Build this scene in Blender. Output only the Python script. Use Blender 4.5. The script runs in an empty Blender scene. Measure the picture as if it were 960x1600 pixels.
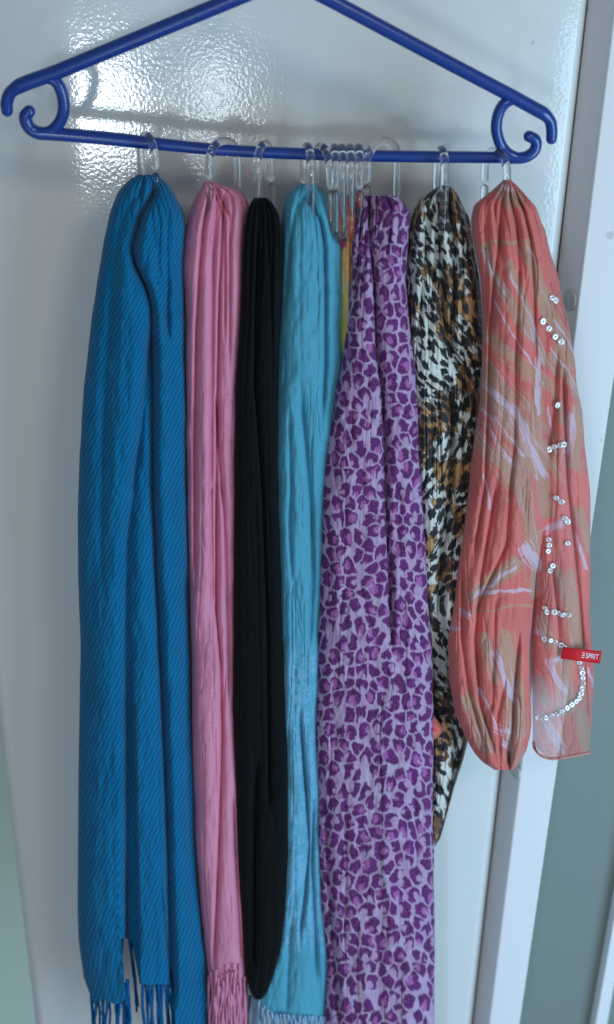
import bpy, math, random
import numpy as np
from mathutils import Vector, Matrix
random.seed(7)
rng = np.random.default_rng(7)
S = bpy.context.scene
COL = S.collection

# ------------------------------------------------------------------ camera
F = 2200.0                       # focal length in photo pixels (photo is 960 x 1600)
PITCH = math.radians(22)
CAMD = 1.06
CP = np.array([0.0, -CAMD * math.cos(PITCH), CAMD * math.sin(PITCH)])
cam_d = bpy.data.cameras.new('camera')
cam = bpy.data.objects.new('camera', cam_d)
COL.objects.link(cam)
cam.location = CP
cam.rotation_euler = (math.radians(90) - PITCH, 0, 0)
cam_d.sensor_fit = 'VERTICAL'
cam_d.sensor_height = 24
cam_d.lens = 24 * F / 1600
cam_d.clip_start = 0.02
cam_d.clip_end = 60
cam_d.dof.use_dof = True
cam_d.dof.focus_distance = 0.99
cam_d.dof.aperture_fstop = 3.6
S.camera = cam

# ------------------------------------------------------------------ world, lamps, exposure
W = bpy.data.worlds.new('World'); S.world = W
W.use_nodes = True
W.node_tree.nodes['Background'].inputs[0].default_value = (0.70, 0.83, 1.0, 1)
W.node_tree.nodes['Background'].inputs[1].default_value = 0.24
S.view_settings.view_transform = 'Standard'
S.view_settings.look = 'None'
S.view_settings.exposure = 0
S.view_settings.gamma = 1

def area(name, loc, target, sx, sy, power, col, spread=180):
    d = bpy.data.lights.new(name, 'AREA')
    d.shape = 'RECTANGLE'; d.size = sx; d.size_y = sy; d.energy = power; d.color = col
    d.spread = math.radians(spread)
    o = bpy.data.objects.new(name, d); COL.objects.link(o)
    o.location = loc
    o.rotation_euler = (Vector(target) - Vector(loc)).to_track_quat('-Z', 'Y').to_euler()
    return o
# daylight from a window to the right of the wardrobe, and the far window that the gloss paint mirrors
area('window_light_right', (0.85, -1.75, 1.15), (0.0, 0, 0.05), 0.40, 0.40, 6.5, (1.0, 0.93, 0.82))
area('window_light_low', (1.00, -0.95, -0.28), (0.20, 0, -0.22), 0.6, 1.1, 15.5, (0.47, 0.76, 1.0))
area('far_window_pane_a', (-0.60, -3.0, -0.02), (-0.3, 0, 0.2), 0.26, 0.25, 8.0, (0.80, 0.92, 1.0))
area('far_window_pane_c', (-0.45, -2.2, -0.97), (-0.1, 0, -0.2), 0.25, 0.34, 3.0, (0.55, 0.76, 1.0))
area('far_window_pane_b', (-0.25, -3.0, 0.0), (-0.1, 0, 0.2), 0.11, 0.22, 1.3, (0.80, 0.92, 1.0))
S.cycles.sample_clamp_indirect = 4
S.cycles.use_denoising = True
S.cycles.transparent_max_bounces = 16
S.cycles.transmission_bounces = 16
S.cycles.max_bounces = 18

# ------------------------------------------------------------------ helpers
_cp, _sp = math.cos(PITCH), math.sin(PITCH)
def at(px, py, Y):
    """point on the vertical plane y = Y seen at photo pixel (px, py)"""
    a = (np.asarray(px, float) - 480) / F
    b = (800 - np.asarray(py, float)) / F
    # camera axes: right (1,0,0), up (0,sp,cp), forward (0,cp,-sp)
    dx = a; dy = b * _sp + _cp; dz = b * _cp - _sp
    t = (np.asarray(Y, float) - CP[1]) / dy
    return np.stack(np.broadcast_arrays(CP[0] + t * dx, np.asarray(Y, float) + 0 * t, CP[2] + t * dz), -1)

def prop(o, **k):
    for a, b in k.items():
        if b: o[a] = b
    return o
def root(name, label, cat, loc=(0, 0, 0), group=None):
    o = bpy.data.objects.new(name, None); COL.objects.link(o)
    o.location = loc; o.empty_display_size = 0.02
    return prop(o, label=label, category=cat, group=group)
def mesh_obj(name, me, mat, parent=None, smooth=True):
    if mat and not me.materials: me.materials.append(mat)
    if smooth: me.polygons.foreach_set('use_smooth', [True] * len(me.polygons))
    o = bpy.data.objects.new(name, me); COL.objects.link(o)
    if parent:
        o.parent = parent
        o.matrix_parent_inverse = Matrix.Translation(-Vector(parent.location)) if parent.type == 'EMPTY' else Matrix()
    return o
def from_lists(name, V, Fc, mat, parent=None, smooth=True):
    me = bpy.data.meshes.new(name)
    me.from_pydata([tuple(map(float, v)) for v in V], [], Fc); me.update()
    return mesh_obj(name, me, mat, parent, smooth)

def smooth_path(pts, n=8):
    P = [np.array(p, float) for p in pts]
    P = [2 * P[0] - P[1]] + P + [2 * P[-1] - P[-2]]
    out = []
    for i in range(1, len(P) - 2):
        for k in range(n):
            t = k / n
            a, b, c, d = P[i - 1], P[i], P[i + 1], P[i + 2]
            out.append(0.5 * (2 * b + (c - a) * t + (2 * a - 5 * b + 4 * c - d) * t * t + (3 * b - a - 3 * c + d) * t ** 3))
    out.append(P[-2])
    return np.array(out)
def tube(path, r, seg=12, ell=None, twist=0.0, cap=True):
    """verts, faces of a round-ended tube; r a number or one per point; twist > 0 gives a two-ply yarn"""
    P = np.array(path, float); n = len(P)
    R = np.full(n, r, float) if np.isscalar(r) else np.array(r, float)
    T = np.gradient(P, axis=0); T /= np.linalg.norm(T, axis=1)[:, None] + 1e-12
    ref = np.array([0, -1.0, 0]) if abs(T[0][1]) < 0.9 else np.array([1.0, 0, 0])
    N = np.cross(T[0], ref); N /= np.linalg.norm(N)
    if cap:
        idx = []; off = []; rr = []
        for k in range(4):
            a = math.pi / 2 * k / 4; idx.append(0); off.append(-math.cos(a) * R[0]); rr.append(max(math.sin(a), 0.02) * R[0])
        for i in range(n): idx.append(i); off.append(0); rr.append(R[i])
        for k in range(3, -1, -1):
            a = math.pi / 2 * k / 4; idx.append(n - 1); off.append(math.cos(a) * R[-1]); rr.append(max(math.sin(a), 0.02) * R[-1])
    else:
        idx = list(range(n)); off = [0] * n; rr = list(R)
    frames = []; M = N
    for i in range(n):
        M = M - T[i] * np.dot(M, T[i]); M /= np.linalg.norm(M); frames.append((M, np.cross(T[i], M)))
    V = []; Fc = []; L = np.concatenate([[0], np.cumsum(np.linalg.norm(np.diff(P, axis=0), axis=1))])
    for j, i in enumerate(idx):
        a, b = frames[i]; c = P[i] + T[i] * off[j]
        for k in range(seg):
            th = 2 * math.pi * k / seg
            q = rr[j]
            if twist: q *= 0.72 + 0.28 * abs(math.cos(th + twist * L[i]))
            V.append(c + q * (a * math.cos(th) + b * math.sin(th)))
    m = len(idx)
    for j in range(m - 1):
        for k in range(seg):
            k2 = (k + 1) % seg
            Fc.append((j * seg + k, j * seg + k2, (j + 1) * seg + k2, (j + 1) * seg + k))
    Fc.append(tuple(range(seg))[::-1]); Fc.append(tuple((m - 1) * seg + k for k in range(seg)))
    return V, Fc

def lin(c):
    c = np.array(c, float) / 255
    c = np.where(c <= 0.04045, c / 12.92, ((c + 0.055) / 1.055) ** 2.4)
    return (float(c[0]), float(c[1]), float(c[2]), 1.0)

class G:
    """small node-graph writer"""
    def __init__(s, name, rough=0.8, spec=0.3, sheen=0.0):
        s.m = bpy.data.materials.new(name); s.m.use_nodes = True
        s.t = s.m.node_tree; s.b = s.t.nodes['Principled BSDF']
        s.b.inputs['Roughness'].default_value = rough
        s.b.inputs['Specular IOR Level'].default_value = spec
        s.b.inputs['Sheen Weight'].default_value = sheen
    def n(s, typ, **k):
        nd = s.t.nodes.new(typ)
        for a, b in k.items(): setattr(nd, a, b)
        return nd
    def put(s, sock, v):
        if hasattr(v, 'is_output') or isinstance(v, bpy.types.NodeSocket): s.t.links.new(v, sock)
        else: sock.default_value = v
    def math(s, op, a, b=0.0, c=0.0, clamp=False):
        nd = s.n('ShaderNodeMath', operation=op, use_clamp=clamp)
        s.put(nd.inputs[0], a); s.put(nd.inputs[1], b); s.put(nd.inputs[2], c)
        return nd.outputs[0]
    def vmath(s, op, a, b=(0, 0, 0), out=0):
        nd = s.n('ShaderNodeVectorMath', operation=op)
        s.put(nd.inputs[0], a); s.put(nd.inputs[1], b)
        return nd.outputs[out]
    def scale(s, v, f):
        nd = s.n('ShaderNodeVectorMath', operation='SCALE'); s.put(nd.inputs[0], v); s.put(nd.inputs[3], f); return nd.outputs[0]
    def uv(s):
        nd = s.n('ShaderNodeUVMap'); nd.uv_map = 'fabric'; return nd.outputs[0]
    def xyz(s, v):
        nd = s.n('ShaderNodeSeparateXYZ'); s.put(nd.inputs[0], v); return nd.outputs
    def comb(s, x, y, z=0.0):
        nd = s.n('ShaderNodeCombineXYZ'); s.put(nd.inputs[0], x); s.put(nd.inputs[1], y); s.put(nd.inputs[2], z); return nd.outputs[0]
    def noise(s, v, scale, det=2.0, rough=0.5, dist=0.0, out=0):
        nd = s.n('ShaderNodeTexNoise'); s.put(nd.inputs['Vector'], v)
        nd.inputs['Scale'].default_value = scale; nd.inputs['Detail'].default_value = det
        nd.inputs['Roughness'].default_value = rough; nd.inputs['Distortion'].default_value = dist
        return nd.outputs[out]
    def ramp(s, f, a, b, smooth=True):
        nd = s.n('ShaderNodeMapRange'); nd.interpolation_type = 'SMOOTHSTEP' if smooth else 'LINEAR'
        s.put(nd.inputs[0], f); s.put(nd.inputs[1], a); s.put(nd.inputs[2], b); return nd.outputs[0]
    def mix(s, f, a, b):
        nd = s.n('ShaderNodeMix', data_type='RGBA'); s.put(nd.inputs[0], f); s.put(nd.inputs[6], a); s.put(nd.inputs[7], b)
        return nd.outputs[2]
    def color(s, c): s.put(s.b.inputs['Base Color'], c)
    def bump(s, h, strength, dist, chain=None):
        nd = s.n('ShaderNodeBump'); nd.inputs['Strength'].default_value = strength; nd.inputs['Distance'].default_value = dist
        s.put(nd.inputs['Height'], h)
        if chain is not None: s.put(nd.inputs['Normal'], chain)
        return nd.outputs[0]
    def stripes(s, uv, nx, ny, period, warp=0.0):
        X = s.xyz(uv)
        t = s.math('ADD', s.math('MULTIPLY', X[0], nx), s.math('MULTIPLY', X[1], ny))
        if warp: t = s.math('ADD', t, s.math('MULTIPLY', s.noise(uv, 3.0), warp))
        return s.math('ADD', s.math('MULTIPLY', s.math('SINE', s.math('MULTIPLY', t, 2 * math.pi / period)), 0.5), 0.5)

# ------------------------------------------------------------------ fabric and plastic materials (fabric UV: 1 unit = 100 photo pixels of cloth)
def fabric_twill(name, light, dark, nx, ny, period, strength, fuzz, rough=0.9, sheen=0.12, translucent=0.0):
    g = G(name, rough, 0.08, sheen)
    uv = g.uv()
    st = g.stripes(uv, nx, ny, period, 0.03)
    fz = g.noise(uv, 42, 3, 0.65)
    big = g.noise(uv, 1.6, 2)
    f = g.math('ADD', g.math('MULTIPLY', st, 0.42), g.math('MULTIPLY', g.math('SUBTRACT', fz, 0.25), fuzz))
    f = g.math('ADD', f, g.math('MULTIPLY', g.math('SUBTRACT', big, 0.5), 0.35), clamp=True)
    g.color(g.mix(f, dark, light))
    h = g.math('ADD', st, g.math('MULTIPLY', fz, 0.8))
    g.put(g.b.inputs['Normal'], g.bump(h, strength, 0.0012))
    return g
gb = fabric_twill('blue_wool_twill', lin((16, 122, 168)), lin((4, 72, 112)), 0.90, 0.42, 0.064, 0.20, 1.1, sheen=0.10)
gp = fabric_twill('pink_cotton', lin((238, 160, 186)), lin((206, 122, 150)), 0.80, -0.60, 0.040, 0.2, 0.75, sheen=0.08)

g = gt = G('turquoise_pashmina', 0.8, 0.2, 0.08)
uv = g.uv(); X = g.xyz(uv)
st = g.stripes(uv, 0.72, -0.69, 0.036, 0.04); fz = g.noise(uv, 38, 3, 0.65)
f = g.math('ADD', g.math('MULTIPLY', st, 0.4), g.math('MULTIPLY', fz, 0.6), clamp=True)
base = g.mix(f, lin((44, 122, 150)), lin((104, 184, 206)))
# woven damask band in the lower third, paler and lavender tinted
wv = g.vmath('ADD', uv, g.scale(g.noise(uv, 2.2, 3, 0.6, out=1), 0.35))
pat = g.noise(wv, 5.5, 4, 0.6, 1.6)
edge = g.math('ADD', X[1], g.math('MULTIPLY', g.noise(uv, 4, 3), 0.8))
band = g.math('MULTIPLY', g.ramp(edge, 10.35, 10.75), g.math('SUBTRACT', 1.0, g.ramp(edge, 15.05, 15.4)))
dm = g.math('MULTIPLY', band, g.math('ADD', g.math('MULTIPLY', g.ramp(pat, 0.46, 0.54), 0.42), 0.14))
g.color(g.mix(dm, base, lin((130, 182, 216))))
g.put(g.b.inputs['Normal'], g.bump(g.math('ADD', f, g.math('MULTIPLY', pat, band)), 0.3, 0.001))

gk = G('black_chiffon', 0.85, 0.12, 0.03)
gk.color(lin((11, 13, 16)))
gk.put(gk.b.inputs['Normal'], gk.bump(gk.stripes(gk.uv(), 1, 0, 0.06, 0.5), 0.15, 0.0008))

# printed cloths: the dye is a colour attribute of the cloth, the node material adds thread, slub and relief
def printed(name, rough, spec, sheen, weave_amt, bump_s, thread=lin((236, 226, 226)), sheer=False):
    g = G(name, rough, spec, sheen)
    uv = g.uv(); X = g.xyz(uv)
    at_ = g.n('ShaderNodeAttribute'); at_.attribute_name = 'dye'
    wv = g.noise(g.vmath('MULTIPLY', uv, (1, 0.35, 1)), 62, 2, 0.6); wh = g.noise(g.vmath('MULTIPLY', uv, (0.3, 1, 1)), 55, 2, 0.6)
    f = g.math('MULTIPLY', g.math('SUBTRACT', g.math('ADD', wv, wh), 0.75), weave_amt, clamp=True)
    g.color(g.mix(f, at_.outputs['Color'], thread))
    g.put(g.b.inputs['Normal'], g.bump(g.math('ADD', g.math('ADD', wv, wh), g.noise(uv, 20, 3)), bump_s, 0.0008))
    if sheer:
        edge = g.ramp(g.math('ADD', X[1], g.math('MULTIPLY', g.noise(uv, 1.5, 1), 0.3)), 10.6, 11.15)
        g.put(g.b.inputs['Alpha'], g.math('SUBTRACT', 0.94, g.math('MULTIPLY', edge, g.math('ADD', 0.14, g.math('MULTIPLY', wv, 0.42)))))
    return g
gl = printed('purple_leopard_cotton', 0.88, 0.12, 0.06, 0.13, 0.3)
ga = printed('animal_print_satin', 0.6, 0.3, 0.1, 0.05, 0.15)
gc = printed('coral_marbled_voile', 0.85, 0.15, 0.15, 0.32, 0.35, lin((236, 176, 166)))
gc2 = printed('coral_sheer_voile', 0.85, 0.15, 0.15, 0.32, 0.35, lin((236, 176, 166)), True)
gh = fabric_twill('coral_hem_cloth', lin((206, 150, 142)), lin((196, 124, 116)), 0.9, 0.4, 0.05, 0.2, 0.5)

g = gm = G('orange_yellow_silk', 0.6, 0.3, 0.1)
uv = g.uv(); X = g.xyz(uv)
nz = g.math('MULTIPLY', g.math('SUBTRACT', g.noise(uv, 4, 2), 0.5), 1.2)
y = g.math('ADD', X[1], nz)
c = g.mix(g.ramp(y, 3.4, 3.9), lin((242, 110, 66)), lin((232, 176, 104)))
c = g.mix(g.ramp(y, 4.0, 4.5), c, lin((204, 184, 132)))
c = g.mix(g.ramp(y, 4.5, 5.0), c, lin((206, 186, 84)))
pk = g.ramp(g.noise(uv, 3.2, 1), 0.57, 0.62)
c = g.mix(g.math('MULTIPLY', pk, g.math('SUBTRACT', 1.0, g.ramp(X[1], 3.8, 4.2))), c, lin((226, 70, 120)))
low = g.ramp(X[1], 9, 10)
c = g.mix(low, c, g.mix(g.ramp(g.noise(uv, 7, 2), 0.42, 0.58), lin((222, 60, 92)), lin((214, 120, 90))))
g.color(c)

def plain(name, c, rough=0.5, spec=0.5, metal=0.0, bump=None):
    q = G(name, rough, spec); q.color(c); q.b.inputs['Metallic'].default_value = metal
    if bump:
        tc = q.n('ShaderNodeTexCoord'); q.put(q.b.inputs['Normal'], q.bump(q.noise(tc.outputs['Object'], bump[0], 3, 0.6), bump[1], 0.001))
    return q.m
M_hanger = plain('blue_plastic', lin((9, 54, 132)), 0.30, 0.5, bump=(160, 0.08))
_hb = M_hanger.node_tree.nodes['Principled BSDF']; _hb.inputs['Coat Weight'].default_value = 0.45; _hb.inputs['Coat Roughness'].default_value = 0.12
M_red = plain('red_satin_tag', lin((205, 16, 30)), 0.55, 0.3, bump=(900, 0.2))
M_white_ink = plain('white_print', lin((232, 226, 232)), 0.7)
M_sequin = plain('pearl_sequin', lin((228, 228, 232)), 0.18, 0.9, 0.35)
M_bluefr = plain('blue_yarn', lin((8, 88, 140)), 0.95, 0.1, bump=(700, 0.6))
M_pinkfr = plain('pink_yarn', lin((218, 138, 170)), 0.95, 0.1, bump=(700, 0.6))
M_lavfr = plain('pale_blue_yarn', lin((140, 178, 206)), 0.95, 0.1, bump=(700, 0.6))
gg = G('clear_plastic', 0.02, 0.5)
gg.b.inputs['Transmission Weight'].default_value = 0.98
gg.b.inputs['IOR'].default_value = 1.47
gg.color((0.97, 0.98, 0.98, 1))
M_clear = gg.m

# gloss white paint with orange-peel relief
def paint(name, c, rough, coat, peel, scl=230):
    q = G(name, rough, 0.45)
    tc = q.n('ShaderNodeTexCoord'); v = tc.outputs['Object']
    q.color(q.mix(q.noise(v, 2.2, 4, 0.6), c, tuple(x * 0.93 for x in c[:3]) + (1,)))
    speck = q.ramp(q.noise(v, 55, 1), 0.775, 0.80)
    q.color(q.mix(q.math('MULTIPLY', speck, 0.35), q.b.inputs['Base Color'].links[0].from_socket, (0.25, 0.25, 0.25, 1)))
    n1 = q.noise(v, scl, 1.0, 0.4)
    n2 = q.noise(v, scl * 0.3, 1.0)
    nb = q.bump(q.math('ADD', n1, q.math('MULTIPLY', n2, 0.5)), peel, 0.0006)
    q.put(q.b.inputs['Coat Normal'], nb); q.put(q.b.inputs['Normal'], nb)
    q.b.inputs['Coat Weight'].default_value = coat; q.b.inputs['Coat Roughness'].default_value = 0.08
    return q.m
M_door = paint('white_gloss_paint', lin((222, 224, 222)), 0.50, 1.0, 0.105, 420)
M_frame = paint('white_frame_paint', lin((236, 236, 238)), 0.40, 0.25, 0.05)
M_grey = paint('grey_panel_paint', lin((126, 136, 132)), 0.5, 0.15, 0.06)
M_green = paint('pale_green_paint', lin((214, 232, 216)), 0.7, 0.0, 0.1)
M_cap = plain('white_cap_plastic', lin((198, 204, 200)), 0.4)

# ------------------------------------------------------------------ door and joinery behind the scarves
Y0p, Y1p = -160, 1760
def line(xa, xb, py):            # x of a line through (xa, 0) and (xb, 1600)
    return xa + (xb - xa) * py / 1600.0
def strip(name, prof, mat, label, cat=None, kind=None, back=0.03, parent=None, nrow=24):
    """a vertical board: prof = [((xa, xb), Y), ...] across its front, extruded backwards"""
    ys = np.linspace(Y0p, Y1p, nrow)
    V = []; k = len(prof)
    for py in ys:
        for (xa, xb), Y in prof: V.append(at(line(xa, xb, py), py, Y))
        for (xa, xb), Y in (prof[-1], prof[0]):
            p = at(line(xa, xb, py), py, Y).copy(); p[1] = max(q[1] for q in prof) + back; V.append(p)
    m = k + 2; Fc = []
    for j in range(nrow - 1):
        for i in range(m):
            i2 = (i + 1) % m
            Fc.append((j * m + i, (j + 1) * m + i, (j + 1) * m + i2, j * m + i2))
    Fc.append(tuple(range(m))); Fc.append(tuple((nrow - 1) * m + i for i in range(m))[::-1])
    o = from_lists(name, V, Fc, mat, parent, smooth=False)
    if cat: prop(o, label=label, category=cat)
    if kind: o['kind'] = kind
    return o
LD = (-138, 56); LA = (919, 739); LB = (963, 765); LC = (1045, 812); LD2 = (1207, 922)
def off(l, d): return (l[0] + d, l[1] + d)
# door slab with softly rounded long edges
prof = [(off(LD, 0), 0.012), (off(LD, 2), 0.006), (off(LD, 7), 0.002), (off(LD, 14), 0.0)]
prof += [((LD[0] + (LA[0] - LD[0]) * f, LD[1] + (LA[1] - LD[1]) * f), 0.0) for f in (0.25, 0.5, 0.75)]
prof += [(off(LA, -14), 0.0), (off(LA, -9), 0.0008), (off(LA, -5), 0.003), (off(LA, -2.5), 0.007), (off(LA, -1), 0.014)]
door = strip('wardrobe_door', prof, M_door, 'glossy white painted door behind the blue hanger', 'door')
door.data.polygons.foreach_set('use_smooth', [True] * len(door.data.polygons))
post = root('door_frame_post', 'white painted frame post beside the door with two round screw caps', 'door frame', tuple(at(850, 800, 0.0)))
strip('side_face', [(off(LA, 1.0), 0.013), (off(LB, -2), -0.011), (off(LB, -0.5), -0.0125), (off(LB, 1.5), -0.013), (LC, -0.013)], M_frame, '', parent=post, back=0.05)
strip('panel_wall', [((900, 730), 0.085), ((1500, 1100), 0.085)], M_grey, '', kind='structure', back=0.02)
strip('pale_green_wall', [((-900, -400), 0.45), ((100, 300), 0.45)], M_green, '', kind='structure', back=0.02)
p2 = root('slim_frame_post', 'slim white post at the far edge of the grey panel', 'post', tuple(at(940, 1550, 0.05)))
strip('post_face', [(off(LD2, 0), 0.083), (off(LD2, 9), 0.072), (off(LD2, 27), 0.072)], M_frame, '', parent=p2, back=0.001)
def cap(px, py, parent):
    # a shallow disc lying on the slanting side face of the post
    a = at(line(LA[0] + 2, LA[1] + 2, py), py, 0.013); b = at(line(LB[0] - 2, LB[1] - 2, py), py, -0.011)
    f = (px - line(LA[0] + 2, LA[1] + 2, py)) / (line(LB[0] - 2, LB[1] - 2, py) - line(LA[0] + 2, LA[1] + 2, py))
    c = a + (b - a) * f
    e1 = (b - a); e1[2] = 0; e1 /= np.linalg.norm(e1); e2 = np.array([0, 0, 1.0]); nrm = np.cross(e1, e2)
    if nrm[1] > 0: nrm = -nrm
    V = []; Fc = []; n = 24
    for r, h in ((0.0078, 0.0), (0.0078, 0.0009), (0.0068, 0.0014), (0.003, 0.0015)):
        for k in range(n):
            t = 2 * math.pi * k / n; V.append(c + nrm * h + e1 * r * math.cos(t) + e2 * r * math.sin(t))
    for j in range(3):
        for k in range(n): Fc.append((j * n + k, j * n + (k + 1) % n, (j + 1) * n + (k + 1) % n, (j + 1) * n + k))
    Fc.append(tuple(3 * n + k for k in range(n)))
    return from_lists('screw_cap', V, Fc, M_cap, parent)
cap(892, 468, post); cap(806, 1203, post)

# ------------------------------------------------------------------ hanger
YB = -0.060
def hY(py):                      # the hanger leans out from the door towards its hook
    return YB - 0.045 * np.clip((230 - np.asarray(py, float)) / 400, 0, 1.2)
def hpath(pts, n=8):
    q = smooth_path([(x, y, 0) for x, y in pts], n)
    return at(q[:, 0], q[:, 1], hY(q[:, 1]))
hang = root('clothes_hanger', 'royal blue plastic clothes hanger with curled ends on the white door', 'hanger', tuple(at(437, 240, YB)))
def htube(name, pts, r, n=8, rr=None):
    P = hpath(pts, n)
    r = r * 0.9
    R = r if rr is None else 0.9 * np.interp(np.linspace(0, 1, len(P)), np.linspace(0, 1, len(rr)), rr)
    V, Fc = tube(P, R, 18)
    return from_lists(name, V, Fc, M_hanger, hang)
htube('left_arm', [(11.5, 173), (11, 160), (16, 146), (28, 136), (45, 128.5), (80, 116), (100, 108), (140, 91.5), (250, 46), (350, 5), (400, -16), (425, -30), (436, -44)], 0.0053, rr=[0.0042] + [0.0045] * 3 + [0.0053] * 12)
htube('right_arm', [(862, 217), (862.5, 203), (860, 190), (851, 178.5), (836, 170), (818, 160), (800, 150), (760, 129), (650, 71), (560, 23), (510, -3.5), (470, -24), (446, -44)], 0.0048, rr=[0.0039] + [0.0041] * 3 + [0.0048] * 12)
htube('bar', [(46, 174), (40.5, 181), (41.5, 191), (48, 201), (60, 207.5), (78, 209), (100, 210.5), (170, 216.5), (240, 224), (350, 234.5), (480, 240.5), (580, 243.5), (680, 245), (780, 246), (806, 247), (822, 245), (834, 237), (838, 227), (836, 218), (827, 213)], 0.0043, n=6, rr=[0.0044] + [0.0047] * 3 + [0.0048] * 4 + [0.0042] * 8 + [0.0041] * 3)
htube('end_loop', [(74, 121), (86, 126), (94, 137), (99, 153), (100, 170), (96, 186), (88, 198), (77, 206), (66, 208)], 0.0043)
htube('end_loop', [(806, 154), (795, 157.5), (785, 166), (778.5, 180), (776, 197), (778, 213), (784, 228), (794, 240), (808, 247)], 0.0041)
htube('neck', [(441, -42), (441, -70), (441, -100)], 0.0062)
htube('hook', [(441, -96), (441, -130), (452, -160), (478, -182), (505, -200), (510, -232), (486, -258), (450, -262), (425, -246)], 0.0030)

# ------------------------------------------------------------------ clear rings
def ring(xf, xb, ytop, ygap, gap_side, label, h=0.058, w=0.0135, r=0.0027, gapw=6, tiltx=0.0, Yc=YB):
    """oval C-ring round the bar: xf / xb = photo x of its front and back strand, the opening on the 'f' or 'b' strand"""
    ym = 262
    pf = at(xf, ym, Yc); pb = at(xb, ym, Yc)
    dx = (pf[0] - pb[0]) / 2
    dy = math.sqrt(max(w * w - dx * dx, 0.0085 ** 2))
    pf = at(xf, ym, Yc - dy); pb = at(xb, ym, Yc + dy)
    c = (pf + pb) / 2; a = (pf - pb) / 2; a[2] = 0
    L = np.linalg.norm(a); a /= L; hw = L
    ztop = at((xf + xb) / 2, ytop, Yc)[2] - r
    zb = ztop - h
    zg = at(xf if gap_side == 'f' else xb, ygap, Yc - dy if gap_side == 'f' else Yc + dy)[2]
    g2 = gapw / 2050 / 2 + r * 0.6
    sgn = 1 if gap_side == 'f' else -1
    P = []
    def pt(q, z):
        lean = tiltx * (ztop - z)
        return np.array([c[0] + a[0] * q + lean, c[1] + a[1] * q, z])
    for z in np.linspace(zg - g2, zb + hw, 7)[:-1]: P.append(pt(sgn * hw, z))
    for k in range(0, 13):
        t = math.pi * k / 12; P.append(pt(sgn * hw * math.cos(t), zb + hw - hw * math.sin(t)))
    for z in np.linspace(zb + hw, ztop - hw, 9)[1:-1]: P.append(pt(-sgn * hw, z))
    for k in range(0, 17):
        t = math.pi * k / 16; P.append(pt(-sgn * hw * math.cos(t), ztop - hw + hw * math.sin(t)))
    for z in np.linspace(ztop - hw, zg + g2, 5)[1:]: P.append(pt(sgn * hw, z))
    V, Fc = tube(P, r, 16)
    o0 = Vector(pt(0, ztop))
    V = [np.array(v) - np.array(o0) for v in V]
    o = from_lists('curtain_ring', V, Fc, M_clear)
    o.location = o0
    return prop(o, label=label, category='ring', group='clear plastic rings hooked over the hanger bar')
ring(243, 221, 205, 268, 'f', 'clear plastic ring holding the deep blue ribbed scarf')
ring(327, 372, 213, 282, 'f', 'clear plastic ring holding the plain pink scarf')
ring(402, 424, 218, 285, 'b', 'clear plastic ring holding the black scarf')
ring(487, 475, 222, 288, 'b', 'clear plastic ring holding the turquoise scarf, reaching over its front')
ring(514, 493, 222, 297, 'f', 'slanting clear ring just beside the turquoise scarf, first of the bunched rings', tiltx=0.06)
ring(525, 521, 224, 296, 'f', 'second of the bunched clear rings, open end short above the orange scarf', h=0.060)
ring(536, 533, 224, 300, 'b', 'third of the bunched clear rings, long strand hanging to the orange scarf', h=0.060)
ring(549, 545, 224, 300, 'b', 'fourth of the bunched clear rings, long strand beside the last bunched ring', h=0.060)
ring(563, 558, 224, 297, 'f', 'last of the bunched clear rings, nearest to the purple leopard scarf', h=0.060)
ring(574, 622, 213, 288, 'f', 'clear plastic ring holding the purple leopard print scarf')
ring(696, 684, 227, 300, 'b', 'clear plastic ring holding the brown and black animal print scarf')
ring(792, 757, 229, 287, 'b', 'clear plastic ring holding the coral sequinned scarf at the bar end', tiltx=0.03)

# ------------------------------------------------------------------ cloth
def vnoise(x, y, seed):
    r = np.random.default_rng(seed); T = r.random((64, 64))
    xi = np.floor(x).astype(int); yi = np.floor(y).astype(int); fx = x - xi; fy = y - yi
    fx = fx * fx * fx * (fx * (fx * 6 - 15) + 10); fy = fy * fy * fy * (fy * (fy * 6 - 15) + 10)
    g_ = lambda i, j: T[i % 64, j % 64]
    a = g_(xi, yi) * (1 - fx) + g_(xi + 1, yi) * fx; b = g_(xi, yi + 1) * (1 - fx) + g_(xi + 1, yi + 1) * fx
    return a * (1 - fy) + b * fy - 0.5
def sstep(a, b, x):
    t = np.clip((x - a) / (b - a), 0, 1); return t * t * (3 - 2 * t)
def itp(tab, y, sg=5.0):
    tab = sorted(tab); ys = np.array([t[0] for t in tab], float); xs = np.array([t[1] for t in tab], float)
    if len(ys) < 2: return np.interp(y, ys, xs)
    gy = np.arange(ys[0] - 30, ys[-1] + 31, 1.0); gx = np.interp(gy, ys, xs)
    k = np.exp(-0.5 * (np.arange(-18, 19) / sg) ** 2); k /= k.sum()
    gx = np.convolve(np.pad(gx, 18, mode='edge'), k, mode='valid')
    return np.interp(y, gy, gx)

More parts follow.
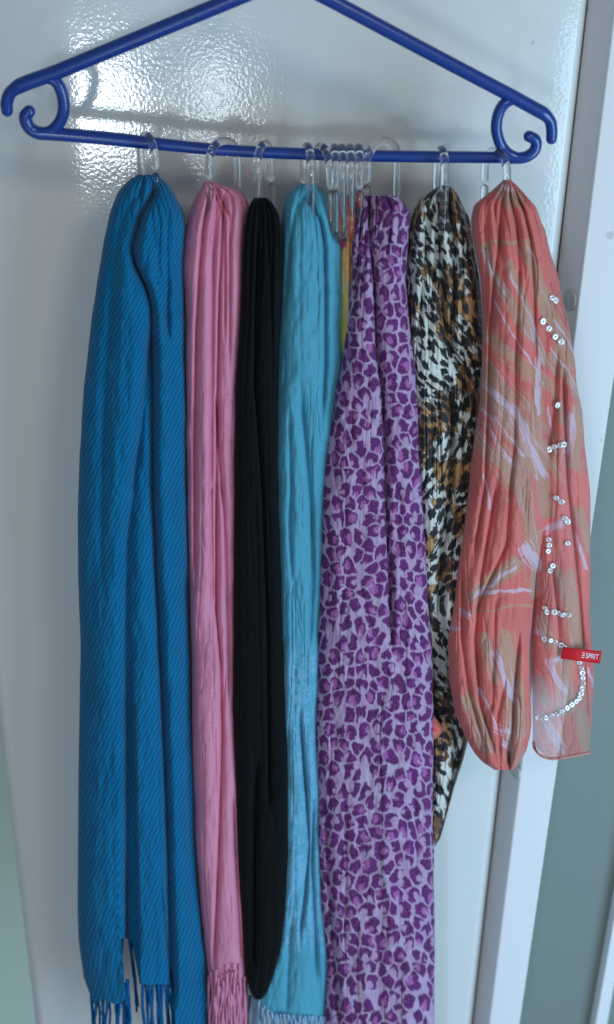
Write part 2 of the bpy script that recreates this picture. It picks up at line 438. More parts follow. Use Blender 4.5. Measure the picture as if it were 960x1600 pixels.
class Cloth: pass
def drape(name, parent, mat, L, R, ytop, bot, Yc, T, creases=(), ridges=((5, 0.004),), seed=1, gather=60, wig=1.5, fine=0.0012,
          nu=150, nv=460, back=True, power=0.5, uref=0.5, topY=None, puckers=0.0, lobes=None, arc=1.0, crinkle=0.0, pw=2.4, gatherf=0.006, paint=None):
    u = np.linspace(0, 1, nu); s = np.linspace(0, 1, nv)
    s = s ** 1.25                                   # denser rows at the gathered top
    U, Sv = np.meshgrid(u, s)
    B = bot(u)[None, :] if callable(bot) else np.full((1, nu), float(bot))
    PY = ytop + (B - ytop) * Sv
    l = itp(L, PY, 3.5) + wig * 2 * vnoise(PY / 38, PY * 0 + 3.3, seed) * sstep(ytop, ytop + 80, PY)
    r = itp(R, PY, 3.5) + wig * 2 * vnoise(PY / 43, PY * 0 + 9.1, seed + 1) * sstep(ytop, ytop + 80, PY)
    # soften corners of the outline tables
    PX = l + (r - l) * U
    wid = r - l
    tv = sstep(ytop - 5, ytop + gather, PY)
    prof = np.clip(1 - np.abs(2 * U - 1) ** pw, 0, 1) ** power
    Tt = T * (0.62 + 0.38 * tv)
    D = Tt * prof                                   # towards the camera
    for q, (n, amp) in enumerate(ridges):
        ph = vnoise(U * 3 + q * 7.7, PY / 420 + q, seed + 10 + q) * 0.85 + vnoise(U * 1.5, PY / 150, seed + 20 + q) * 0.22
        rr = 1 - np.abs(np.sin(math.pi * (n * U + ph + 0.37 * q)))
        st = 0.55 + 0.9 * vnoise(U * n * 1.0, PY / 260, seed + 30 + q)
        top = 0.30 + 1.35 * (1 - sstep(ytop, ytop + 220, PY))
        D -= amp * (rr ** 2.6) * np.clip(st, 0.05, 1.2) * top * np.minimum(1, wid / 40)
    gd = np.exp(-np.clip(PY - ytop - 8, 0, None) / 75.0)
    gr = 1 - np.abs(np.sin(math.pi * (7.3 * U + 0.5 * vnoise(U * 4, PY / 60, seed + 90) + 0.17 * seed)))
    D -= gatherf * gd * gr ** 2 * (0.6 + vnoise(U * 9, PY * 0, seed + 91))
    for path, w, d, step in creases:                # path [(y, x)], px width, metres deep, metres of overlap step
        ys = [p[0] for p in path]
        cx = itp(path, PY)
        on = sstep(min(ys) - 25, min(ys) + 25, PY) * (1 - sstep(max(ys) - 30, max(ys) + 30, PY))
        dxx = PX - cx
        D -= on * d * np.exp(-(np.abs(dxx) / w) ** 1.3)
        if step: D -= on * step * 0.5 * (1 + np.tanh(dxx / 1.6 * np.sign(step))) * np.exp(-np.abs(dxx) / (w * 4)) * np.sign(step)
    if lobes is not None: D -= lobes(PX, PY)
    D0 = Yc - D.copy()
    if crinkle:
        wx = 7 * vnoise(PX / 40, PY / 90, seed + 60)
        for q, (sx, sy, a_, sl) in enumerate(((20, 170, 1.0, 0.05), (13, 80, 0.55, -0.12), (26, 60, 0.45, 0.25))):
            nz = vnoise((PX - (PY - 800) * sl * 0.3 + wx) / sx, PY / sy + q * 5, seed + 61 + q)
            amp = np.clip(0.5 + 1.6 * vnoise(PX / 45 + q, PY / 120, seed + 71 + q), 0, 1.2)
            D -= crinkle * a_ * amp * np.exp(-np.abs(nz) / 0.055)
            D += crinkle * a_ * 1.2 * nz
    D += fine * 2 * vnoise(PX / 9, PY / 34, seed + 50) + fine * 1.3 * vnoise(PX / 5, PY / 13, seed + 51) + fine * 3.0 * vnoise(PX / 28, PY / 110, seed + 52)
    if puckers: D += puckers * vnoise(PX / 14 + PY / 60, PY / 16, seed + 53)
    Y = Yc - D
    V = at(PX, PY, Y)
    # fabric coordinates: arc length across the folds
    dU = np.sqrt(np.diff(PX, axis=1) ** 2 + (np.clip(np.diff(D0, axis=1) * 2050, -3, 3) * arc) ** 2)
    A = np.concatenate([np.zeros((nv, 1)), np.cumsum(dU, 1)], 1)
    k = int(uref * (nu - 1)); A = A - A[:, k:k + 1]
    FU = A / 100; FV = PY / 100
    dye = paint(PX, PY, A) if paint else None
    verts = V.reshape(-1, 3); uvs = np.stack([FU, FV], -1).reshape(-1, 2)
    idx = np.arange(nu * nv).reshape(nv, nu)
    quads = np.stack([idx[:-1, :-1], idx[1:, :-1], idx[1:, 1:], idx[:-1, 1:]], -1).reshape(-1, 4)
    if back:
        nb = 40; ub = np.linspace(0, 1, nb)[1:-1]
        ci = np.clip((ub * (nu - 1)).round().astype(int), 0, nu - 1)
        pb = PX[:, ci]; qb = PY[:, ci]
        Db = Tt[:, ci] * 0.7 * np.clip(1 - np.abs(2 * ub[None] - 1) ** 2.4, 0, 1) ** 0.5 + 0.002 * np.sin(ub[None] * 30 + qb / 90)
        Yb = np.minimum(Yc + np.abs(Db), -0.004)
        vb = at(pb, qb, Yb)
        full = np.concatenate([[0], len(verts) + 0 * ub, [0]])
        base = len(verts); nbk = nb - 2
        ib = base + np.arange(nbk * nv).reshape(nv, nbk)
        ring_i = np.concatenate([idx[:, -1:], ib[:, ::-1], idx[:, :1]], 1)
        q2 = np.stack([ring_i[:-1, :-1], ring_i[1:, :-1], ring_i[1:, 1:], ring_i[:-1, 1:]], -1).reshape(-1, 4)
        verts = np.concatenate([verts, vb.reshape(-1, 3)]); quads = np.concatenate([quads, q2])
        uvs = np.concatenate([uvs, np.stack([-pb / 100, qb / 100], -1).reshape(-1, 2)])
    me = bpy.data.meshes.new(name)
    me.vertices.add(len(verts)); me.vertices.foreach_set('co', verts.astype(np.float32).ravel())
    me.loops.add(len(quads) * 4); me.loops.foreach_set('vertex_index', quads.astype(np.int32).ravel())
    me.polygons.add(len(quads)); me.polygons.foreach_set('loop_start', np.arange(0, len(quads) * 4, 4, dtype=np.int32))
    me.update(calc_edges=True)
    uvl = me.uv_layers.new(name='fabric'); uvl.data.foreach_set('uv', uvs[quads.ravel()].astype(np.float32).ravel())
    if dye is not None:
        dd = np.ones((len(verts), 4), np.float32); dd[:, :3] = dye.reshape(-1, 3).mean(0); dd[:nu * nv, :3] = dye.reshape(-1, 3)
        ca = me.color_attributes.new('dye', 'FLOAT_COLOR', 'POINT'); ca.data.foreach_set('color', dd.ravel())
    o = mesh_obj(name, me, mat, parent)
    c = Cloth(); c.o = o; c.PX, c.PY, c.Y, c.nv, c.nu = PX, PY, Y, nv, nu
    return c
def surf_y(c, px, py):
    d = (c.PX - px) ** 2 + (c.PY - py) ** 2
    k = np.unravel_index(np.argmin(d), d.shape); return float(c.Y[k])
def strand(name, parent, mat, pts, Y, r, twist=0.0, seg=8):
    q = smooth_path([(x, y, 0) for x, y in pts], 8)
    yy = Y + 0.0015 * np.sin(np.arange(len(q)) * 0.5 + pts[0][0])
    P = at(q[:, 0], q[:, 1], yy)
    n = len(P)
    R = np.full(n, r); R[-2:] *= 0.8
    V, Fc = tube(P, R, seg, twist=twist)
    return from_lists(name, V, Fc, mat, parent)

C3 = lambda c: np.array(lin(c)[:3])
def fbm(x, y, seed):
    return vnoise(x, y, seed) + 0.5 * vnoise(x * 2.1, y * 2.1, seed + 1) + 0.25 * vnoise(x * 4.3, y * 4.3, seed + 2)
def lay(img, col, m): return img * (1 - m[..., None]) + np.asarray(col) * m[..., None]
def cells(X, Y, sx, sy, jit, seed):
    """nearest and second nearest point of a jittered brick grid: local offset, per-cell random numbers, d1, d2"""
    rg = np.random.default_rng(seed); TJ = rg.random((97, 89, 6))
    cy = np.floor(Y / sy).astype(int); best = None
    d1 = np.full(X.shape, 1e9); d2 = np.full(X.shape, 1e9); LX = np.zeros(X.shape); LY = np.zeros(X.shape); RN = np.zeros(X.shape + (4,))
    for dy in (-2, -1, 0, 1, 2):
        row = cy + dy; cx = np.floor(X / sx - 0.5 * (row % 2)).astype(int)
        for dx_ in (-2, -1, 0, 1, 2):
            c_ = cx + dx_; t = TJ[row % 97, c_ % 89]
            qx = (c_ + 0.5 + 0.5 * (row % 2)) * sx + (t[..., 0] - 0.5) * jit * 2; qy = (row + 0.5) * sy + (t[..., 1] - 0.5) * jit * 2
            d = np.hypot((X - qx), (Y - qy) * 0.92); m = d < d1
            d2 = np.where(m, d1, np.minimum(d2, d)); d1 = np.where(m, d, d1)
            LX = np.where(m, X - qx, LX); LY = np.where(m, Y - qy, LY); RN = np.where(m[..., None], t[..., 2:], RN)
    return LX, LY, RN, d1, d2
def paint_leopard(PX, PY, A):
    wx = 3.0 * fbm(A / 9, PY / 9, 301) + 9 * vnoise(A / 60, PY / 60, 305); wy = 3.0 * fbm(A / 9, PY / 9, 311) + 9 * vnoise(A / 60, PY / 60, 315)
    LX, LY, RN, d1, d2 = cells(A + wx + 400, PY + wy, 20.5, 23.5, 8.2, 5)
    th = np.arctan2(LY, LX); ph = RN[..., 0] * 6.283
    el = 1 + 0.22 * np.cos(2 * (th - 1.57 - (RN[..., 1] - 0.5) * 1.6))             # longer than wide
    rmax = (9.2 + 5.2 * RN[..., 2] ** 0.7) * el * (1 + 0.13 * np.sin(3 * th + ph) + 0.08 * np.sin(5 * th + 2 * ph))
    out = sstep(-1.0, 1.0, rmax - d1) * sstep(1.2, 3.4, d2 - d1 + 2.5 * fbm(A / 8, PY / 8, 345))
    od = 1.57 + (RN[..., 0] - 0.5) * 4.2                                          # way the C opens, mostly downwards
    ox, oy = np.cos(od), np.sin(od)
    off_ = rmax * (0.30 + 0.30 * RN[..., 3])
    hx, hy = LX - ox * off_, LY - oy * off_
    hr = rmax * (0.34 + 0.16 * RN[..., 2])
    heart = sstep(-1.0, 1.0, hr * (1 + 0.2 * np.sin(2 * th + ph)) - np.hypot(hx * 1.15, hy * 0.85)) * (RN[..., 2] > 0.16)
    al = LX * ox + LY * oy; pe = np.abs(-LX * oy + LY * ox)
    gap = sstep(-0.8, 0.8, rmax * (0.08 + 0.24 * RN[..., 3]) - pe) * sstep(off_, off_ + 2, al) * (RN[..., 1] > 0.22)
    bgv = fbm(A / 12, PY / 12, 321)[..., None]
    img = C3((176, 150, 182)) * (1 + 0.22 * bgv)
    dv = fbm(A / 15, PY / 15, 331)[..., None]
    dark = C3((90, 14, 96)) * (1 + 0.45 * dv)
    img = img * (1 - out[..., None]) + dark * out[..., None]
    pinkm = heart * out
    hcol = np.where((RN[..., 3] > 0.55)[..., None], C3((176, 140, 178)), C3((160, 88, 154)))
    img = lay(img, hcol, pinkm * 0.95)
    img = lay(img, C3((172, 142, 178)), gap * out * 0.92)
    halo = sstep(0, 1, 0.5 + 2 * vnoise(A / 20, PY / 20, 341)) * (1 - out) * 0.25
    return np.clip(lay(img, C3((168, 110, 168)), halo), 0.002, 1)
def paint_animal(PX, PY, A):
    X = A * 1.0 + 300; Y = PY
    ang = 1.35 + 2.4 * vnoise(X / 70, Y / 90, 401)                                  # lie of the hair
    ca_, sa_ = np.cos(ang), np.sin(ang)
    LX, LY, RN, d1, d2 = cells(X + 4 * fbm(X / 14, Y / 14, 403), Y + 4 * fbm(X / 14, Y / 14, 405), 15.5, 17.5, 6.4, 8)
    a = LX * ca_ + LY * sa_; b = -LX * sa_ + LY * ca_
    hair = vnoise(b / 2.1 + RN[..., 0] * 50, a / 26 + RN[..., 1] * 50, 407)
    ln = 7.5 + 6.5 * RN[..., 2]; wd = 3.4 + 4.4 * RN[..., 3]
    q = 1 - ((a + 15 * hair) / ln) ** 2 - (b / wd) ** 2
    spot = sstep(-0.05, 0.22, q)
    X2 = X + 0 * a; hb = vnoise((-X * 0.78 + Y * 0.62) / 2.4, (X * 0.62 + Y * 0.78) / 22, 409)
    pn = fbm(X / 31 + 0.3, Y / 37, 411) + 0.34 * hb + 0.07
    patch = sstep(0.05, 0.11, pn)
    bn = fbm(X / 17, Y / 17, 415) + 0.5 * hb
    brown = C3((112, 70, 44)) * (1 - sstep(-0.15, 0.25, bn)[..., None]) + C3((176, 134, 84)) * sstep(-0.15, 0.25, bn)[..., None]
    img = C3((204, 206, 198)) * (1 + 0.12 * fbm(X / 16, Y / 16, 417)[..., None])
    img = img * (1 - patch[..., None]) + brown * patch[..., None]
    ed = sstep(0.0, 0.03, pn) * (1 - sstep(0.10, 0.14, pn)) * sstep(-0.1, 0.1, vnoise(X / 9, Y / 9, 419))
    return lay(img, C3((22, 22, 27)), np.maximum(spot, ed * 0.9))
TAUPE = [(783, 288, 802, 312, 12), (757, 384, 830, 380, 4), (757, 392, 790, 462, 9), (788, 458, 838, 534, 10), (800, 415, 850, 565, 8), (822, 395, 856, 470, 9), (757, 520, 852, 598, 11), (755, 592, 850, 722, 36), (746, 680, 812, 765, 17),
         (812, 715, 832, 860, 13), (838, 610, 855, 800, 8), (806, 878, 742, 930, 13), (838, 835, 832, 925, 10), (722, 955, 830, 949, 3), (790, 1000, 803, 1180, 16), (756, 1000, 772, 1062, 8), (732, 1090, 762, 1172, 12), (808, 1030, 816, 1150, 10),
         (846, 466, 892, 566, 15), (864, 560, 908, 615, 11), (908, 640, 900, 725, 10), (906, 800, 922, 856, 11), (880, 900, 908, 1012, 12), (843, 968, 860, 1003, 9), (882, 1018, 888, 1105, 15), (842, 1060, 850, 1100, 7), (905, 1110, 918, 1165, 9), (862, 600, 880, 660, 6)]
LAV = [(757, 600, 800, 642, 6), (806, 642, 849, 740, 9), (762, 668, 802, 732, 2.5), (772, 655, 818, 712, 1.8), (752, 640, 770, 662, 2), (755, 742, 766, 792, 2.5), (838, 560, 844, 648, 4), (822, 852, 838, 884, 8), (808, 884, 742, 926, 3.5), (745, 924, 830, 922, 2.6),
       (722, 952, 734, 960, 7), (704, 976, 716, 984, 6), (776, 1020, 804, 1096, 5), (748, 1074, 776, 1138, 3), (776, 1140, 796, 1147, 7), (786, 1162, 800, 1172, 4), (783, 290, 800, 296, 4), (800, 430, 842, 528, 1.6), (757, 395, 792, 465, 1.4), (770, 470, 850, 600, 1.4),
       (894, 652, 888, 702, 6), (872, 818, 856, 828, 8), (902, 838, 916, 884, 5), (840, 988, 854, 999, 4), (861, 1034, 879, 1082, 6), (878, 1030, 866, 1034, 4), (922, 1044, 927, 1072, 3), (866, 500, 900, 560, 1.8), (862, 545, 900, 600, 1.8), (846, 1120, 878, 1165, 8), (856, 640, 872, 705, 1.5)]
def seg_d(X, Y, s_):
    x0, y0, x1, y1, w = s_
    vx, vy = x1 - x0, y1 - y0; t = np.clip(((X - x0) * vx + (Y - y0) * vy) / (vx * vx + vy * vy), 0, 1)
    return np.hypot(X - x0 - t * vx, Y - y0 - t * vy) / w, ((X - x0) * vy - (Y - y0) * vx) / math.hypot(vx, vy), ((X - x0) * vx + (Y - y0) * vy) / math.hypot(vx, vy)
def paint_coral(PX, PY, A):
    X = PX + 6 * fbm(PX / 30, PY / 40, 501); Y = PY + 8 * fbm(PX / 35, PY / 35, 505)
    img = C3((206, 102, 96)) * (1 + 0.20 * fbm(PX / 40, PY / 70, 511)[..., None]) + C3((90, 60, 60)) * (0.35 * sstep(-0.2, 0.4, fbm(PX / 14, PY / 60, 515)))[..., None]
    T = np.zeros(PX.shape); Lm = np.zeros(PX.shape)
    for k, s_ in enumerate(TAUPE):
        d, n_, a_ = seg_d(X, Y, s_)
        br = vnoise(n_ / 3.2 + k, a_ / 55, 521 + k) * 1.1 + vnoise(n_ / 1.5 + k, a_ / 30, 551 + k) * 0.7      # brushed along the streak
        T = np.maximum(T, sstep(0.0, 0.35, 1.05 - d + br * (0.5 + 0.5 * np.clip(d, 0, 1))) * sstep(1.7, 1.2, d) if False else sstep(0.0, 0.35, 1.05 - d + br) * (d < 1.9))
        ln = sstep(0.30, 0.42, vnoise(n_ / 2.4 + 7 * k, a_ / 70, 581 + k) + 0.0) * (d < 1.1) * sstep(1.1, 0.7, d) if False else np.clip((vnoise(n_ / 2.4 + 7 * k, a_ / 70, 581 + k) - 0.26) * 9, 0, 1) * np.clip((1.1 - d) * 3, 0, 1)
        Lm = np.maximum(Lm, ln * 0.55)
    img = lay(img, C3((172, 142, 118)), T * 0.78)
    for k, s_ in enumerate(LAV):
        d, n_, a_ = seg_d(X, Y, s_)
        br = vnoise(n_ / 1.7 + k, a_ / 30, 621 + k) * 1.6
        Lm = np.maximum(Lm, sstep(0.0, 0.3, 1.0 - d + br) * (d < 1.8))
    return np.clip(lay(img, C3((206, 188, 210)), Lm * 0.70), 0.002, 1)

SC = 'scarves hanging from rings on the blue hanger'
# --- deep blue ribbed scarf
blue = root('scarf', 'thick deep blue ribbed wool scarf with knotted fringe beside the pink scarf', 'scarf', tuple(at(235, 290, -0.06)), SC)
L = [(273, 218), (276, 209), (283, 199), (300, 184), (334, 171), (375, 163), (437, 152), (497, 144), (560, 137), (600, 132), (704, 125), (800, 122), (892, 122), (1000, 126), (1150, 124), (1300, 122), (1417, 121), (1467, 123), (1550, 133), (1600, 140)]
R = [(273, 240), (278, 252), (286, 262), (296, 269), (309, 276), (334, 287), (355, 291), (420, 288), (481, 288), (600, 291), (767, 292), (975, 297), (1150, 301), (1333, 307), (1417, 313), (1500, 323), (1567, 329), (1680, 332)]
def blue_bot(u):
    b = 1566 + 3 * np.sin(u * 33) + 0 * u
    b = b + (1467 - b) * sstep(0.312, 0.345, u)
    b = b + (1538 - b) * sstep(0.418, 0.448, u)
    b = b + (1690 - b) * sstep(0.690, 0.715, u)
    return b - 40 * np.clip(0.06 - u, 0, 1) / 0.06
def blue_lobes(PX, PY):          # the back layer that shows between the two front lobes
    c = itp([(600, 212), (850, 200), (1200, 206), (1470, 207)], PY)
    w = itp([(900, 2), (1200, 7), (1470, 11)], PY)
    return 0.009 * sstep(900, 1200, PY) * (sstep(-w - 2.5, -w + 2.5, PX - c) - sstep(w - 2.5, w + 2.5, PX - c))
cb = drape('cloth', blue, gb.m, L, R, 273, blue_bot, -0.060, 0.030, creases=[
    ([(296, 244), (303, 240), (340, 221), (387, 208), (412, 212), (450, 231), (481, 239), (600, 241), (767, 241), (892, 246), (1100, 256), (1300, 264), (1560, 271)], 6, 0.012, -0.006),
    ([(300, 246), (340, 262), (420, 262), (520, 262)], 5, 0.004, 0.0),
    ([(520, 236), (620, 226), (725, 212), (850, 199), (1000, 196), (1300, 195), (1500, 197)], 9, 0.008, 0.004),
    ([(290, 226), (330, 196), (400, 180), (520, 170), (700, 160), (900, 158)], 12, 0.005, 0.0),
    ([(900, 292), (1100, 290), (1300, 296), (1600, 310)], 10, 0.004, 0.0),
    ([(300, 238), (345, 238), (400, 245), (470, 258), (560, 268), (800, 275)], 9, 0.004, 0.0)],
    ridges=((3, 0.004),), seed=11, fine=0.0007, nu=190, lobes=blue_lobes, wig=0.7, arc=0.35, gatherf=0.003)
for x0, y0, x1, y1, dx in ((143, 1560, 147, 1640, 3), (151, 1568, 152, 1650, -4), (160, 1570, 162, 1660, 3), (168, 1568, 167, 1640, -3), (181, 1564, 183, 1640, 2), (188, 1562, 190, 1650, -4), (195, 1545, 197, 1630, 6), (199, 1540, 198, 1650, 5),
                          (203, 1466, 214, 1580, 2), (224, 1534, 229, 1620, -3), (232, 1536, 233, 1640, 5), (240, 1536, 246, 1640, -5), (247, 1538, 248, 1650, 4), (254, 1537, 261, 1650, -4), (262, 1536, 268, 1640, 5), (268, 1530, 270, 1640, 3)):
    yq = surf_y(cb, x0, y0) + 0.003
    m = (x0 + x1) / 2 + dx
    o = strand('tassel', blue, M_bluefr, [(x0, y0 - 8), (x0 + dx * 0.3, y0 + 12), (m, (y0 + y1) / 2), (x1, y1)], yq, 0.0014, 900)
    o = strand('tassel', blue, M_bluefr, [(x0 + 2, y0 - 8), (x0 + 3 - dx * 0.5, y0 + 14), (m - dx * 1.6 + 2, (y0 + y1) / 2), (x1 + 3, y1 - 8)], yq + 0.002, 0.0011, 900)

# --- pink scarf
pink = root('scarf', 'plain pink crinkled cotton scarf between the deep blue and black scarves', 'scarf', tuple(at(340, 290, -0.055)), SC)
L = [(284, 321), (289, 317), (298, 311), (319, 301), (341, 294), (375, 286), (419, 284), (466, 286), (512, 290), (600, 290), (767, 291), (850, 294), (933, 296), (1000, 299), (1120, 298), (1200, 300), (1330, 306), (1417, 312), (1500, 323), (1545, 327), (1680, 332)]
R = [(284, 331), (287, 340), (291, 352), (294, 366), (301, 378), (312, 387), (326, 391), (400, 390), (600, 376), (767, 374), (1000, 372), (1225, 376), (1337, 376), (1412, 380), (1487, 384), (1525, 388), (1600, 391), (1680, 392)]
cpk = drape('cloth', pink, gp.m, L, R, 284, lambda u: 1556 + 6 * np.sin(u * 21) - 26 * u, -0.054, 0.026, creases=[
    ([(300, 328), (350, 318), (420, 312), (520, 307), (700, 304), (900, 304)], 3, 0.006, 0.005),
    ([(300, 340), (400, 333), (600, 331), (700, 330), (800, 330), (950, 332)], 4, 0.006, 0.004),
    ([(310, 350), (450, 343), (600, 340), (767, 338), (960, 338), (1040, 345), (1150, 347), (1300, 343), (1420, 338), (1500, 334)], 2.5, 0.006, 0.005),
    ([(620, 337), (700, 341), (800, 350), (1000, 357), (1080, 358)], 2.5, 0.004, 0.0035),
    ([(290, 332), (340, 350), (420, 352), (520, 352)], 2.5, 0.004, 0.0),
    ([(290, 336), (340, 360), (420, 360), (560, 359)], 2.5, 0.004, 0.0),
    ([(1250, 366), (1400, 372), (1500, 378)], 2, 0.004, -0.004)],
    ridges=((4, 0.0025), (9, 0.0005)), seed=23, crinkle=0.0017, pw=3.4, gatherf=0.004, fine=0.0004, nu=170, puckers=0.0005, wig=1.6)
for i in range(26):
    x0 = 327 + 61 * i / 25 + random.uniform(-1.5, 1.5); y0 = 1540 - 26 * i / 25 + random.uniform(-22, 24); x1 = x0 + random.uniform(-4, 5)
    o = strand('tassel', pink, M_pinkfr, [(x0, y0), (x0 + random.uniform(-3, 3), y0 + 35), (x0 + random.uniform(-4, 4), y0 + 70), (x1, y0 + 125)], surf_y(cpk, x0, min(y0, 1535)) - 0.0018, 0.0010, 1100)
drape('lower_layer', pink, gp.m, [(1440, 324), (1700, 332)], [(1440, 386), (1700, 391)], 1440, 1700, -0.060, 0.014, ridges=((6, 0.002),), seed=29, nu=60, nv=60, back=False, fine=0.001)

# --- black scarf
black = root('scarf', 'plain black chiffon scarf folded to a rounded end in front of the turquoise one', 'scarf', tuple(at(410, 310, -0.06)), SC)
L = [(309, 400), (312, 394), (318, 391), (334, 386), (356, 381), (400, 378), (500, 375), (600, 368), (767, 366), (1000, 365), (1120, 364), (1225, 368), (1337, 372), (1412, 377), (1495, 383), (1530, 387), (1548, 390), (1556, 395), (1561, 401)]
R = [(309, 414), (313, 424), (320, 428), (334, 436), (362, 442), (419, 442), (481, 438), (544, 435), (600, 433), (767, 435), (1000, 442), (1075, 447), (1187, 451), (1300, 452), (1337, 452), (1431, 447), (1487, 441), (1525, 430), (1545, 422), (1556, 417), (1561, 408)]
drape('cloth', black, gk.m, L, R, 309, 1561, -0.069, 0.014, creases=[
    ([(330, 404), (500, 399), (600, 398), (767, 410), (1000, 418), (1250, 420)], 2.5, 0.006, 0.004),
    ([(1200, 403), (1350, 400), (1450, 401), (1500, 399)], 4, 0.006, -0.005),
    ([(330, 416), (450, 424), (600, 426)], 3, 0.003, 0)],
    ridges=((4, 0.004),), seed=31, crinkle=0.0008, pw=4.0, fine=0.0004, nu=120, gather=40, wig=0.5)

# --- turquoise scarf
turq = root('scarf', 'turquoise pashmina with woven damask end and short pale fringe behind the black scarf', 'scarf', tuple(at(487, 300, -0.055)), SC)
L = [(288, 471), (294, 459), (302, 451), (316, 444), (334, 440), (372, 438), (434, 435), (512, 432), (600, 428), (800, 428), (1000, 436), (1300, 440), (1400, 436), (1470, 426), (1520, 408), (1562, 390), (1600, 386)]
R = [(288, 487), (292, 498), (300, 509), (316, 519), (344, 531), (375, 536), (450, 540), (512, 540), (560, 540), (615, 534), (717, 520), (862, 512), (979, 508), (1150, 502), (1300, 506), (1412, 514), (1487, 522), (1600, 516)]
ctq = drape('cloth', turq, gt.m, L, R, 288, lambda u: 1560 + 26 * sstep(0, 0.35, u) + 10 * u, -0.054, 0.026, creases=[
    ([(300, 484), (325, 489), (345, 500), (380, 506), (460, 508), (560, 508), (640, 505)], 3, 0.006, 0.005),
    ([(300, 480), (330, 462), (380, 452), (460, 447)], 5, 0.004, 0.0),
    ([(620, 470), (700, 478), (800, 486), (900, 488), (1000, 484)], 4, 0.005, 0.003),
    ([(650, 452), (760, 455), (820, 452), (900, 456)], 3, 0.004, 0.002),
    ([(1120, 470), (1250, 480), (1320, 484), (1400, 478), (1460, 470)], 3, 0.006, -0.004),
    ([(1250, 490), (1350, 487), (1450, 492), (1520, 494)], 2.5, 0.005, 0.004),
    ([(1440, 455), (1520, 450), (1580, 448)], 4, 0.003, 0)],
    ridges=((3, 0.003), (8, 0.0004)), seed=41, crinkle=0.0018, pw=3.0, gatherf=0.0022, fine=0.0005, nu=170, puckers=0.0005)
for i in range(34):
    x0 = 392 + 120 * i / 33 + random.uniform(-1.2, 1.2); y0 = 1560 + 26 * float(sstep(0, 45, x0 - 390)) + 8 * (x0 - 390) / 120
    strand('tassel', turq, M_lavfr, [(x0, y0 - 4), (x0 + random.uniform(-2, 3), y0 + 14), (x0 + random.uniform(-4, 5), y0 + 34), (x0 + random.uniform(-4, 8), y0 + 60)], surf_y(ctq, x0, y0 - 3) - 0.001, 0.0011, 1500, 6)

# --- orange and yellow scarf behind the bunched rings
multi = root('scarf', 'narrow orange and yellow silk scarf peeping out behind the bunched clear rings', 'scarf', tuple(at(550, 340, -0.045)), SC)
L = [(306, 560), (318, 550), (345, 532), (400, 532), (500, 530), (700, 540), (1100, 560), (1200, 570)]
R = [(306, 566), (318, 582), (345, 590), (400, 585), (500, 580), (700, 600), (1080, 640), (1110, 672), (1125, 684), (1140, 694), (1150, 688), (1162, 668), (1180, 600)]
drape('cloth', multi, gm.m, L, R, 306, 1180, -0.058, 0.014, creases=[([(330, 560), (400, 550), (470, 548)], 3, 0.004, 0.003)], ridges=((5, 0.002),), seed=51, lobes=lambda X, Y: -0.002 * sstep(950, 1060, Y), fine=0.0006, nu=90, nv=300, gather=30)

# --- purple leopard print scarf
purple = root('scarf', 'long lavender scarf with purple leopard rosettes, widest one in the middle', 'scarf', tuple(at(605, 315, -0.065)), SC)
L = [(306, 572), (310, 567), (316, 564), (332, 558), (359, 553), (388, 548), (420, 551), (464, 546), (516, 541), (558, 535), (600, 527), (644, 520), (687, 511), (775, 503), (862, 499), (1000, 496), (1150, 492), (1262, 497), (1300, 496), (1394, 498), (1450, 504), (1525, 509), (1596, 506), (1750, 505)]
R = [(306, 620), (311, 627), (318, 635), (329, 640), (345, 641), (394, 637), (450, 636), (512, 642), (575, 650), (687, 658), (775, 662), (862, 667), (979, 673), (1037, 677), (1262, 677), (1337, 678), (1487, 680), (1596, 679), (1750, 680)]
drape('cloth', purple, gl.m, L, R, 306, 1740, -0.066, 0.022, creases=[
    ([(306, 576), (340, 577), (380, 579), (450, 585), (540, 588), (615, 597), (687, 601), (775, 603), (862, 606), (1000, 612)], 3.5, 0.009, 0.005),
    ([(330, 566), (380, 562), (430, 557), (470, 552)], 3, 0.005, 0.004),
    ([(320, 572), (400, 570), (470, 563)], 3, 0.004, 0.0),
    ([(1250, 508), (1380, 512), (1500, 522), (1600, 528), (1700, 528)], 3.5, 0.004, 0.003),
    ([(1100, 640), (1250, 648), (1400, 652)], 6, 0.002, 0)],
    ridges=((3, 0.0035), (7, 0.0006)), seed=61, arc=0.6, crinkle=0.0018, pw=3.4, fine=0.0006, nu=300, nv=900, gather=45, wig=0.8, uref=0.65, paint=paint_leopard)

